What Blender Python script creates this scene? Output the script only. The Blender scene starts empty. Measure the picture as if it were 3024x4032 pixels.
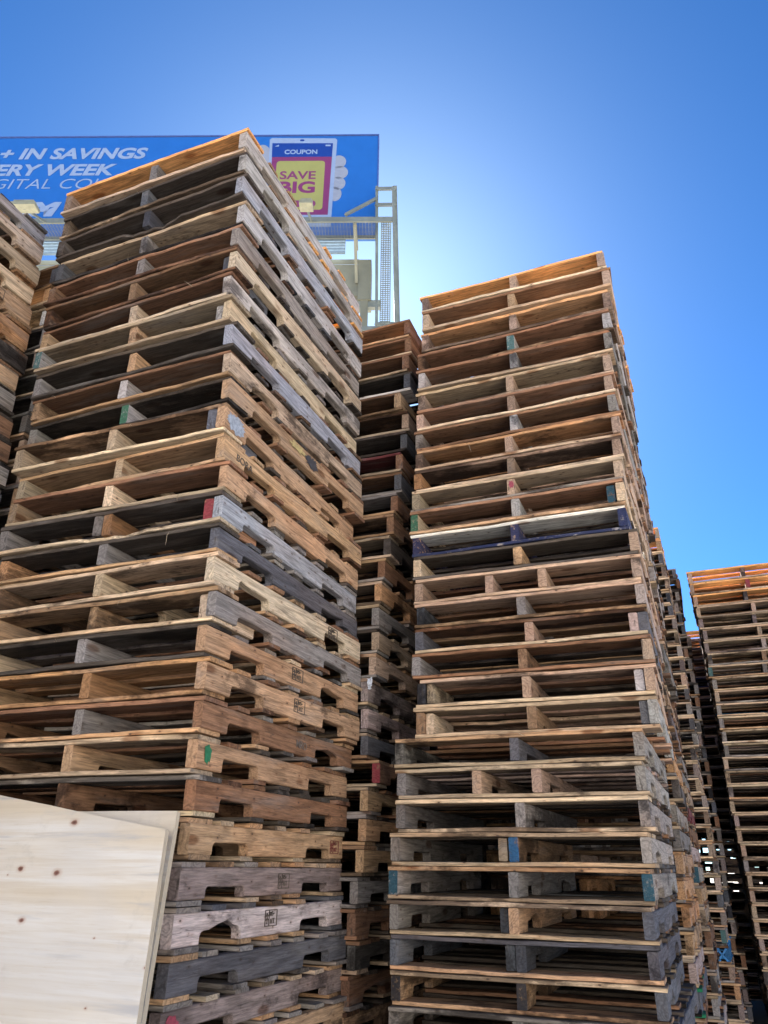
import bpy, bmesh, math, random
from mathutils import Vector, Matrix
from math import radians as R

scene = bpy.context.scene
COL = scene.collection
H0 = 1.28                                   # camera height above the yard

# ------------------------------------------------------------------ camera
cam_d = bpy.data.cameras.new("camera")
cam = bpy.data.objects.new("camera", cam_d)
COL.objects.link(cam)
cam_d.sensor_fit = 'VERTICAL'
cam_d.sensor_height = 24.0
cam_d.lens = 3027.9 / 4032 * 24.0
cam_d.clip_start = 0.05
cam_d.clip_end = 3000
cam.matrix_world = (Matrix.Translation((0, 0, H0)) @ Matrix.Rotation(R(90 + 24.68), 4, 'X')
                    @ Matrix.Rotation(R(0.694), 4, 'Z'))
scene.camera = cam

# ------------------------------------------------------------------ sky and sun
SUN_EL, SUN_AZ = R(39.2), R(-2.3)           # azimuth from +Y towards +X
w = bpy.data.worlds.new("World")
scene.world = w
w.use_nodes = True
nt = w.node_tree
bg = nt.nodes["Background"]
sky = nt.nodes.new("ShaderNodeTexSky")
sky.sky_type = 'NISHITA'
sky.sun_disc = False
sky.sun_elevation = SUN_EL
sky.sun_rotation = SUN_AZ
sky.altitude = 0
sky.air_density = 0.50
sky.dust_density = 0.21
sky.ozone_density = 3.0
deep = nt.nodes.new("ShaderNodeHueSaturation")
deep.inputs['Saturation'].default_value = 1.25; deep.inputs['Value'].default_value = .725
gam = nt.nodes.new("ShaderNodeGamma"); gam.inputs[1].default_value = 1.12     # deep, saturated midday blue
nt.links.new(sky.outputs[0], deep.inputs['Color']); nt.links.new(deep.outputs[0], gam.inputs[0])
cool = nt.nodes.new("ShaderNodeMix"); cool.data_type = 'RGBA'; cool.blend_type = 'MULTIPLY'; cool.inputs[0].default_value = 1.0
cool.inputs[7].default_value = (.76, 1.0, 1.02, 1)
nt.links.new(gam.outputs[0], cool.inputs[6]); nt.links.new(cool.outputs[2], bg.inputs[0])
bg.inputs[1].default_value = 0.05

sd = bpy.data.lights.new("sun", 'SUN')
sd.energy = 5.0
sd.angle = R(0.53)
sd.color = (1.0, 0.93, 0.82)
sun = bpy.data.objects.new("sun", sd)
COL.objects.link(sun)
sv = Vector((math.sin(SUN_AZ) * math.cos(SUN_EL), math.cos(SUN_AZ) * math.cos(SUN_EL), math.sin(SUN_EL)))
sun.rotation_euler = sv.to_track_quat('Z', 'Y').to_euler()
sun.location = (0, 0, 60)

scene.view_settings.view_transform = 'Standard'
scene.view_settings.look = 'None'
scene.view_settings.gamma = 1
scene.view_settings.exposure = 2.78
cy = scene.cycles
cy.max_bounces = 10
cy.diffuse_bounces = 3
cy.glossy_bounces = 3
cy.transmission_bounces = 4
cy.transparent_max_bounces = 12
cy.use_guiding = True
cy.use_denoising = True
cy.denoising_input_passes = 'RGB_ALBEDO_NORMAL'
cy.denoising_prefilter = 'ACCURATE'
cy.sample_clamp_indirect = 4.0

# ------------------------------------------------------------------ palette (linear albedo)
PAL = {
    'tan': (.50, .325, .195), 'pale': (.60, .47, .33), 'pink': (.46, .325, .245), 'orange': (.51, .29, .15), 'sunglow': (.74, .39, .15),  # last entry: sun glow put into the colour of top pallets' boards
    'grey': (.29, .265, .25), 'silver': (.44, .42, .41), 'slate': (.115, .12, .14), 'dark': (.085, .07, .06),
    'brown': (.27, .15, .092), 'mauve': (.37, .30, .28), 'bluegrey': (.36, .385, .44), 'sand': (.47, .36, .255),
    'white': (.72, .70, .66), 'navy': (.016, .026, .085), 'maroon': (.17, .045, .05), 'blue': (.03, .20, .50),
    'teal': (.05, .14, .16), 'green': (.02, .20, .10), 'cream': (.64, .51, .37), 'blush': (.62, .52, .50),
}
LOOK = {
    'tan': 'tan', 'pale': 'pale fresh', 'pink': 'pinkish', 'orange': 'orange-brown', 'sunglow': 'sunglow', 'grey': 'weathered grey',
    'silver': 'silvery grey', 'slate': 'blackened slate-grey', 'dark': 'dark stained', 'brown': 'dark brown',
    'mauve': 'mauve-grey', 'bluegrey': 'bluish grey', 'sand': 'sandy beige', 'white': 'whitish', 'navy': 'navy painted',
    'maroon': 'maroon', 'blue': 'bright blue', 'teal': 'teal', 'green': 'green', 'cream': 'cream', 'blush': 'pale pinkish',
}

# ------------------------------------------------------------------ materials
def new_mat(name):
    m = bpy.data.materials.new(name)
    m.use_nodes = True
    t = m.node_tree
    for n in list(t.nodes):
        t.nodes.remove(n)
    out = t.nodes.new("ShaderNodeOutputMaterial")
    b = t.nodes.new("ShaderNodeBsdfPrincipled")
    t.links.new(b.outputs[0], out.inputs[0])
    return m, t, b

class G:
    """small node-graph helper"""
    def __init__(s, t): s.t = t
    def n(s, kind, **kw):
        x = s.t.nodes.new(kind)
        for k, v in kw.items(): setattr(x, k, v)
        return x
    def l(s, a, b): s.t.links.new(a, b)
    def val(s, sock, v):
        if hasattr(v, 'is_linked') or hasattr(v, 'node'): s.l(v, sock)
        else: sock.default_value = v
    def math(s, op, a, b=0.0, c=0.0, clamp=False):
        x = s.n("ShaderNodeMath", operation=op); x.use_clamp = clamp
        s.val(x.inputs[0], a); s.val(x.inputs[1], b)
        if len(x.inputs) > 2: s.val(x.inputs[2], c)
        return x.outputs[0]
    def vmul(s, v, sc):
        x = s.n("ShaderNodeVectorMath", operation='MULTIPLY'); s.l(v, x.inputs[0]); x.inputs[1].default_value = sc
        return x.outputs[0]
    def vadd(s, a, b):
        x = s.n("ShaderNodeVectorMath", operation='ADD'); s.l(a, x.inputs[0]); s.l(b, x.inputs[1])
        return x.outputs[0]
    def noise(s, v, scale, detail=2.0, rough=.5, dist=0.0):
        x = s.n("ShaderNodeTexNoise"); s.l(v, x.inputs['Vector'])
        x.inputs['Scale'].default_value = scale; x.inputs['Detail'].default_value = detail
        x.inputs['Roughness'].default_value = rough; x.inputs['Distortion'].default_value = dist
        return x.outputs[0]
    def ramp(s, f, a, b, lo=0.0, hi=1.0):
        x = s.n("ShaderNodeMapRange"); x.clamp = True; x.interpolation_type = 'SMOOTHSTEP'
        s.l(f, x.inputs[0])
        for i, v in enumerate((a, b, lo, hi)): x.inputs[i + 1].default_value = v
        return x.outputs[0]
    def mix(s, f, a, b, mode='MIX'):
        x = s.n("ShaderNodeMix", data_type='RGBA', blend_type=mode); x.clamp_factor = True
        s.val(x.inputs[0], f)
        for sock, v in ((x.inputs[6], a), (x.inputs[7], b)):
            if isinstance(v, tuple): sock.default_value = (*v, 1) if len(v) == 3 else v
            else: s.l(v, sock)
        return x.outputs[2]
    def grey(s, f):
        x = s.n("ShaderNodeCombineColor")
        for i in range(3): s.l(f, x.inputs[i])
        return x.outputs[0]

def wood_material(name, end=False, paint=None, gain=1.0):
    m, t, b = new_mat(name)
    g = G(t)
    tc = g.n("ShaderNodeTexCoord"); oi = g.n("ShaderNodeObjectInfo")
    off = g.n("ShaderNodeVectorMath", operation='SCALE'); off.inputs[0].default_value = (31.7, 17.3, 23.9)
    g.l(oi.outputs['Random'], off.inputs['Scale'])
    p0 = tc.outputs['Object']
    p = g.vadd(p0, off.outputs[0])
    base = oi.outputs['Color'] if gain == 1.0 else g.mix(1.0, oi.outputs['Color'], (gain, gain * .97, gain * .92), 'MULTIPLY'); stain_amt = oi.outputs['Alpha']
    if not end:
        f1 = g.noise(g.vmul(p, (.8, 9, 9)), 1.0, 1.5, .4, .1)
        rings = g.math('SINE', g.math('MULTIPLY', f1, 62.0))
        rings = g.ramp(rings, .1, 1.0, 1.0, .74)
        streak = g.noise(g.vmul(p, (11, 170, 170)), 1.0, 6.0, .68)
        streak = g.ramp(streak, .3, .7, .62, 1.24)
    else:
        rr = g.noise(g.vmul(p, (1, 9, 9)), 1.0, 2.0, .5)
        rings = g.ramp(g.math('SINE', g.math('MULTIPLY', rr, 110.0)), -.2, 1.0, 1.0, .72)
        streak = g.ramp(g.noise(g.vmul(p, (20, 90, 160)), 1.0, 4.0, .65), .3, .72, .72, 1.12)
    c = g.mix(1.0, base, g.grey(g.math('MULTIPLY', rings, streak)), 'MULTIPLY')
    # hue drift along the plank
    hue = g.noise(g.vmul(p, (1.6, 5, 5)), 1.0, 3.0)
    c = g.mix(g.ramp(hue, .45, .75, 0, .45), c, g.mix(1.0, c, (1.1, .86, .70), 'MULTIPLY'))
    # silvery weathering
    wz = g.noise(g.vmul(p, (2.2, 14, 14)), 1.0, 5.0, .6)
    c = g.mix(g.ramp(wz, .52, .72, 0, .36), c, (.25, .235, .225))
    sc = g.noise(g.vmul(p, (7, 26, 26)), 1.0, 6.0, .72)                 # scuffed paler patches
    c = g.mix(g.ramp(sc, .58, .66, 0, .35), c, g.mix(1.0, c, (1.55, 1.5, 1.45), 'MULTIPLY'))
    sm = g.noise(g.vmul(p, (1.7, 4, 4)), 1.0, 4.0, .55)                # broad smoky soiling
    smf = g.math('MULTIPLY', g.ramp(sm, .44, .68), g.math('MULTIPLY', stain_amt, .85), clamp=True)
    c = g.mix(smf, c, g.mix(1.0, c, (.40, .37, .37), 'MULTIPLY'))
    # black / grey water stains, grimy patches
    st = g.noise(g.vmul(p, (3.0, 6, 6)), 1.0, 6.0, .68)
    thr = g.math('SUBTRACT', .73, g.math('MULTIPLY', stain_amt, .30))
    sf = g.n("ShaderNodeMapRange"); sf.clamp = True; sf.interpolation_type = 'SMOOTHSTEP'
    g.l(st, sf.inputs[0]); g.l(thr, sf.inputs[1]); g.l(g.math('ADD', thr, .12), sf.inputs[2])
    sf.inputs[3].default_value = 0; sf.inputs[4].default_value = .80
    c = g.mix(sf.outputs[0], c, g.mix(1.0, c, (.13, .12, .125), 'MULTIPLY'))
    if not end:
        ckn = g.noise(g.vmul(p, (1.6, 42, 42)), 1.0, 3.0, .5)
        c = g.mix(g.ramp(g.math('ABSOLUTE', g.math('SUBTRACT', ckn, .5)), .0, .012, .55, 0), c, (.05, .042, .038))
        # knots and nail heads
        vo = g.n("ShaderNodeTexVoronoi"); g.l(g.vmul(p, (3.2, 8, 8)), vo.inputs['Vector']); vo.inputs['Scale'].default_value = 1.0
        k = g.ramp(vo.outputs['Distance'], .09, .17, .75, 0)
        c = g.mix(k, c, g.mix(1.0, c, (.36, .22, .15), 'MULTIPLY'))
        vn = g.n("ShaderNodeTexVoronoi"); g.l(g.vmul(p, (16, 30, 30)), vn.inputs['Vector']); vn.inputs['Scale'].default_value = 1.0
        c = g.mix(g.ramp(vn.outputs['Distance'], .09, .30, .35, 0), c, g.mix(1.0, c, (.55, .38, .28), 'MULTIPLY'))
        c = g.mix(g.ramp(vn.outputs['Distance'], .07, .12, .8, 0), c, (.05, .04, .037))
    else:
        ck = g.noise(g.vmul(p, (3, 70, 16)), 1.0, 3.0)
        c = g.mix(g.ramp(ck, .62, .70, 0, .7), c, (.06, .05, .045))
    if paint:
        wear = g.noise(g.vmul(p, (30, 40, 40)), 1.0, 5.0, .7)
        c = g.mix(g.ramp(wear, .53, .66, .95, .10), c, g.mix(1.0, PAL_P[paint], g.grey(g.ramp(streak, .7, 1.1, .75, 1.1)), 'MULTIPLY'))
    g.l(c, b.inputs['Base Color'])
    b.inputs['Roughness'].default_value = .82
    b.inputs['Specular IOR Level'].default_value = .22
    bu = g.n("ShaderNodeBump"); bu.inputs['Strength'].default_value = .55; bu.inputs['Distance'].default_value = .004
    g.l(g.math('ADD', streak, g.math('MULTIPLY', rings, .4)), bu.inputs['Height'])
    g.l(bu.outputs[0], b.inputs['Normal'])
    return m

PAL_P = {'red': (.26, .045, .06), 'teal': (.02, .075, .11), 'green': (.04, .14, .085), 'navy': (.016, .026, .085),
         'black': (.03, .03, .035), 'paleblue': (.30, .40, .60), 'aqua': (.07, .15, .15), 'skyblue': (.025, .10, .22), 'white': (.7, .7, .68)}
WOOD = wood_material("weathered_wood")
WEND = wood_material("sawn_end_grain", end=True)
WEDGE = wood_material("lit_board_edge", gain=1.55)  # board edges brightened in colour, as lit against the shaded faces
PAINTED = {k: wood_material(k + "_painted_end", end=True, paint=k) for k in PAL_P}
PAINTSIDE = {k: wood_material(k + "_painted_wood", paint=k) for k in ('navy', 'skyblue', 'white', 'teal', 'green')}

def plain_mat(name, col, rough=.6, metal=0.0, var=.15, scale=6.0, bump=0.0):
    m, t, b = new_mat(name)
    g = G(t)
    tc = g.n("ShaderNodeTexCoord")
    nz = g.noise(tc.outputs['Object'], scale, 5.0, .6)
    c = g.mix(1.0, col, g.grey(g.ramp(nz, .25, .75, 1 - var, 1 + var)), 'MULTIPLY')
    g.l(c, b.inputs['Base Color'])
    b.inputs['Roughness'].default_value = rough
    b.inputs['Metallic'].default_value = metal
    if bump:
        bu = g.n("ShaderNodeBump"); bu.inputs['Strength'].default_value = bump; bu.inputs['Distance'].default_value = .01
        g.l(nz, bu.inputs['Height']); g.l(bu.outputs[0], b.inputs['Normal'])
    return m

# ------------------------------------------------------------------ object helpers
def link(name, me, mats=(), parent=None, loc=(0, 0, 0), rot=(0, 0, 0)):
    o = bpy.data.objects.new(name, me)
    if me is not None and not me.materials:
        for m in mats: me.materials.append(m)
    COL.objects.link(o)
    o.parent = parent
    o.location = loc
    o.rotation_euler = rot
    return o

def tag(o, label, cat, group=None):
    o['label'] = label; o['category'] = cat
    if group: o['group'] = group
    return o

def empty(name, loc=(0, 0, 0), rz=0.0):
    o = bpy.data.objects.new(name, None)
    o.empty_display_size = .1
    COL.objects.link(o); o.location = loc; o.rotation_euler = (0, 0, rz)
    return o

def mesh(name, verts, faces, mi=None):
    me = bpy.data.meshes.new(name)
    me.from_pydata(verts, [], faces)
    if mi is not None:
        for p, i in zip(me.polygons, mi): p.material_index = i
    me.update()
    return me

def lumber(name, xs, y0, y1, z0, z1, ch=.003, skew=(0, 0), edge=False):
    """a sawn plank: chamfered section swept along X; y0..y1 / z0..z1 are functions of x"""
    V, F, MI = [], [], []
    n = len(xs)
    for k, x in enumerate(xs):
        a, b_, c, d = y0(x), y1(x), z0(x), z1(x)
        s = skew[0] if k == 0 else (skew[1] if k == n - 1 else 0)
        q = min(ch, (d - c) * .3)
        for (yy, zz) in ((a + q, c), (b_ - q, c), (b_, c + q), (b_, d - q), (b_ - q, d), (a + q, d), (a, d - q), (a, c + q)):
            V.append((x + s * yy + (random.uniform(-.002, .002) if k in (0, n - 1) else 0), yy, zz))
    for k in range(n - 1):
        for j in range(8):
            p, q = k * 8 + j, k * 8 + (j + 1) % 8
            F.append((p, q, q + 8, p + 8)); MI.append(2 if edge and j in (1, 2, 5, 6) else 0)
    F.append(tuple(range(7, -1, -1))); MI.append(1)
    F.append(tuple((n - 1) * 8 + j for j in range(8))); MI.append(1)
    me = mesh(name, V, F, MI)
    bm = bmesh.new(); bm.from_mesh(me); bmesh.ops.recalc_face_normals(bm, faces=bm.faces); bm.to_mesh(me); bm.free()
    me.materials.append(WOOD); me.materials.append(WEND)
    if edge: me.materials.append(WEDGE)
    return me

def wob(rng, amp, L, n=3):
    t = [(rng.uniform(.6, 1.0) * amp / (k + 1), rng.uniform(1, 3.2) * (k * 2 + 1), rng.uniform(0, 6.3)) for k in range(n)]
    return lambda x: sum(a * math.sin(f * x / L * 3.1 + p) for a, f, p in t)

def board_mesh(rng, L, wd, th, rough=.004, chunk=0.0):
    n = 26
    xs = [-L / 2 + L * k / n for k in range(n + 1)]
    e0, e1, zz = wob(rng, rough, L), wob(rng, rough, L), wob(rng, .0022, L, 2)
    tw = rng.uniform(-.0012, .0012)
    jag = {round(x, 4): rng.uniform(-1, 1) * rough * .45 for x in xs}
    c0 = []
    if rng.random() < chunk:
        for _ in range(rng.choice((1, 1, 2))):
            cx = rng.uniform(-L / 2, L / 2); c0.append((cx, rng.uniform(.04, .15), rng.uniform(.010, .028) * (wd / .1)))
    def bite(x):
        v = 0
        for cx, cw, cd in c0:
            q = abs(x - cx) / cw
            if q < 1: v = max(v, cd * (1 - q ** 4) * (.7 + .3 * math.sin(x * 140) * math.sin(x * 57)))
        return v
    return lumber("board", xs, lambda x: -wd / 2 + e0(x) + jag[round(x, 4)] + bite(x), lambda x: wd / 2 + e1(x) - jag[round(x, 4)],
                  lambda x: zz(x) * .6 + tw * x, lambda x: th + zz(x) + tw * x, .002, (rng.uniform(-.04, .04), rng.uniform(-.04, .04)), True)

def stringer_mesh(rng, L=1.219, wd=.038, ht=.088, notch=True, broken=0.0):
    n0, n1, nd = .150 + rng.uniform(-.012, .012), .385 + rng.uniform(-.012, .012), .038 + rng.uniform(-.004, .006)
    rad = rng.uniform(.012, .03)
    half = L / 2
    def prof(d):                                          # depth of the notch at distance d from the near end
        if d < n0 or d > n1 or not notch: return 0.0
        q = min(d - n0, n1 - d)
        if q < rad: return nd * (.42 + .58 * math.sqrt(max(0, 1 - (1 - q / rad) ** 2)))
        return nd
    xs = set()
    for k in range(25): xs.add(round(-half + L * k / 24, 4))
    for sg in (-1, 1):
        for d in (n0 - .0005, n0 + .0005, n0 + rad * .2, n0 + rad * .5, n0 + rad, n1 - rad, n1 - rad * .5, n1 - rad * .2, n1 - .0005, n1 + .0005):
            xs.add(round(sg * (half - d), 5))
    xs = sorted(xs)
    t0, b0, s0 = wob(rng, .0018, L), wob(rng, .0016, L), wob(rng, .003, L, 2)
    bite = []
    if rng.random() < broken:
        sg = rng.choice((-1, 1)); bite.append((sg * (half - n0 - rng.uniform(-.03, .2)), rng.uniform(.05, .12), rng.uniform(.012, .03)))
    def zb(x):
        v = prof(half - abs(x)) + b0(x)
        for cx, cw, cd in bite:
            q = abs(x - cx) / cw
            if q < 1: v += cd * (1 - q) * (.8 + .2 * math.sin(x * 300))
        return max(0.0, v) if v > .004 else 0.0
    return lumber("stringer", xs, lambda x: -wd / 2 + s0(x) * .6, lambda x: wd / 2 + s0(x) * .6 + t0(x) * .3, zb,
                  lambda x: ht - abs(t0(x)) * .5, .0035, (rng.uniform(-.06, .06), rng.uniform(-.06, .06)))

def boxes_mesh(name, lst):
    """several plain boxes (x0,x1,y0,y1,z0,z1) of one part in one mesh"""
    V, F = [], []
    for (x0, x1, y0, y1, z0, z1) in lst:
        k = len(V)
        V += [(x0, y0, z0), (x1, y0, z0), (x1, y1, z0), (x0, y1, z0), (x0, y0, z1), (x1, y0, z1), (x1, y1, z1), (x0, y1, z1)]
        F += [tuple(k + i for i in f) for f in ((3, 2, 1, 0), (4, 5, 6, 7), (0, 1, 5, 4), (1, 2, 6, 5), (2, 3, 7, 6), (3, 0, 4, 7))]
    return mesh(name, V, F)

def tube_mesh(name, pts, r, seg=6):
    V, F = [], []
    pts = [Vector(p) for p in pts]
    for i, p in enumerate(pts):
        d = (pts[min(i + 1, len(pts) - 1)] - pts[max(i - 1, 0)]).normalized()
        a = d.orthogonal().normalized(); b_ = d.cross(a)
        rr = r[i] if isinstance(r, (list, tuple)) else r
        for s in range(seg):
            t = 2 * math.pi * s / seg
            V.append(tuple(p + (a * math.cos(t) + b_ * math.sin(t)) * rr))
    for i in range(len(pts) - 1):
        for s in range(seg):
            q = i * seg + s; q2 = i * seg + (s + 1) % seg
            F.append((q, q2, q2 + seg, q + seg))
    F.append(tuple(range(seg - 1, -1, -1))); F.append(tuple((len(pts) - 1) * seg + s for s in range(seg)))
    return mesh(name, V, F)

def bar_mesh(name, segs, t=.05):
    """square bars between pairs of points, one mesh"""
    V, F = [], []
    for a, b_ in segs:
        a, b_ = Vector(a), Vector(b_)
        d = (b_ - a).normalized()
        up = Vector((0, 0, 1)) if abs(d.z) < .9 else Vector((0, 1, 0))
        s = d.cross(up).normalized() * t / 2; u2 = s.cross(d).normalized() * t / 2
        k = len(V)
        for p in (a, b_):
            V += [tuple(p + s + u2), tuple(p - s + u2), tuple(p - s - u2), tuple(p + s - u2)]
        F += [(k, k + 1, k + 2, k + 3), (k + 7, k + 6, k + 5, k + 4)] + [(k + i, k + 4 + i, k + 4 + (i + 1) % 4, k + (i + 1) % 4) for i in range(4)]
    return mesh(name, V, F)

def text_mesh(body, size, thick=.004, shear=0.0, bold=0.0, sx=1.0, align='LEFT', space=1.0):
    cu = bpy.data.curves.new("t", 'FONT')
    cu.body = body; cu.size = size; cu.extrude = thick / 2; cu.shear = shear; cu.offset = bold
    cu.align_x = align; cu.space_character = space; cu.resolution_u = 4
    o = bpy.data.objects.new("t", cu); COL.objects.link(o)
    dg = bpy.context.evaluated_depsgraph_get(); dg.update()
    me = bpy.data.meshes.new_from_object(o.evaluated_get(dg))
    bpy.data.objects.remove(o); bpy.data.curves.remove(cu)
    for v in me.vertices: v.co.x *= sx
    me.materials.clear()
    return me

def poly_mesh(name, pts, thick):
    """flat outline in the XZ plane facing -Y, extruded a little"""
    n = len(pts)
    V = [(x, -thick, z) for x, z in pts] + [(x, 0, z) for x, z in pts]
    F = [tuple(range(n)), tuple(range(2 * n - 1, n - 1, -1))] + [((i + 1) % n, i, n + i, n + (i + 1) % n) for i in range(n)]
    me = mesh(name, V, F)
    bm = bmesh.new(); bm.from_mesh(me); bmesh.ops.recalc_face_normals(bm, faces=bm.faces); bm.to_mesh(me); bm.free()
    return me

def rrect(x0, x1, z0, z1, r, seg=6):
    P = []
    for cx, cz, a0 in ((x1 - r, z1 - r, 0), (x0 + r, z1 - r, 90), (x0 + r, z0 + r, 180), (x1 - r, z0 + r, 270)):
        for k in range(seg + 1):
            t = R(a0 + 90 * k / seg); P.append((cx + r * math.cos(t), cz + r * math.sin(t)))
    return P

# ------------------------------------------------------------------ the yard
gm, gt, gb = new_mat("yard_concrete")
g = G(gt)
tc = g.n("ShaderNodeTexCoord")
n1 = g.noise(tc.outputs['Object'], .35, 6, .6); n2 = g.noise(tc.outputs['Object'], 9, 5, .65)
c = g.mix(g.ramp(n1, .35, .7), (.43, .41, .375), (.35, .33, .30))
c = g.mix(g.ramp(n2, .5, .8, 0, .5), c, (.22, .20, .18))
g.l(c, gb.inputs['Base Color']); gb.inputs['Roughness'].default_value = .9
bu = g.n("ShaderNodeBump"); bu.inputs['Strength'].default_value = .4; g.l(n2, bu.inputs['Height']); g.l(bu.outputs[0], gb.inputs['Normal'])
ground = link("ground", mesh("ground", [(-900, -900, 0), (900, -900, 0), (900, 900, 0), (-900, 900, 0)], [(0, 1, 2, 3)]), [gm])
ground['kind'] = 'structure'

# unseen building added behind the camera to bounce sunlight onto the stacks
WH = empty('bounce_building', (0, -13, 0))
tag(WH, 'unseen beige building added behind the camera to bounce light', 'bounce_building')
stucco = plain_mat("beige_stucco", (.50, .48, .45), .9, 0, .08, 3.0, .2)
link('bounce_wall', boxes_mesh("bounce_wall", [(-34, 34, -12, 0, 0, 7.2)]), [stucco], WH)
link('bounce_roof', boxes_mesh("bounce_roof", [(-34.4, 34.4, -12.4, .4, 7.2, 7.5)]), [plain_mat("roof_sheet", (.40, .40, .40), .6)], WH)
for q in range(5):
    d_ = link('bounce_door', boxes_mesh("bounce_door", [(-24 + 11 * q, -19 + 11 * q, .003, .06, 0, .30 + .25 * 0)] + [(-24 + 11 * q, -19 + 11 * q, .003, .04 + .02 * (k % 2), .30 + .25 * k, .55 + .25 * k) for k in range(16)]), [plain_mat("door_sheet", (.45, .46, .48), .5)], WH)

# ------------------------------------------------------------------ lumber stock shared by the pallets
PW, PL, PH = 1.016, 1.219, .1205            # pallet width (deck boards), length (stringers), height
rs = random.Random(11)
random.seed(5)
ST = [stringer_mesh(rs, broken=.25) for _ in range(18)]
STX = [stringer_mesh(rs, broken=1.0) for _ in range(9)]
PLUG = [lumber("repair_block", [-.15 + .3 * k / 5 for k in range(6)], lambda x: -.018, lambda x: .018, lambda x: .002, lambda x: .085, .004,
               (rs.uniform(-.1, .1), rs.uniform(-.1, .1))) for _ in range(3)]
LEAD = [board_mesh(rs, PW, .138, .0155, .0030, .20) for _ in range(12)]
DECK = [board_mesh(rs, PW, .088, .0155, .0025, .2) for _ in range(12)]
LEADOK = [board_mesh(rs, PW, .138, .0155, .0022, 0) for _ in range(3)]
BOTL = [board_mesh(rs, PW, .128, .0145, .0030, .22) for _ in range(10)]
BOTI = [board_mesh(rs, PW, .088, .0145, .0035, .25) for _ in range(8)]
SPL = []
for k in range(6):
    a = rs.uniform(-.6, .6); ln = rs.uniform(.03, .08); cv = rs.uniform(-.05, .05)
    SPL.append(tube_mesh("splinter", [(0, 0, 0), (ln * .4 * math.sin(a), -ln * .35, -.01 + cv * .3), (ln * math.sin(a), -ln * .7, -.035 + cv)], [.0010, .0009, .0003], 5))
    SPL[-1].materials.append(WOOD)

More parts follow.
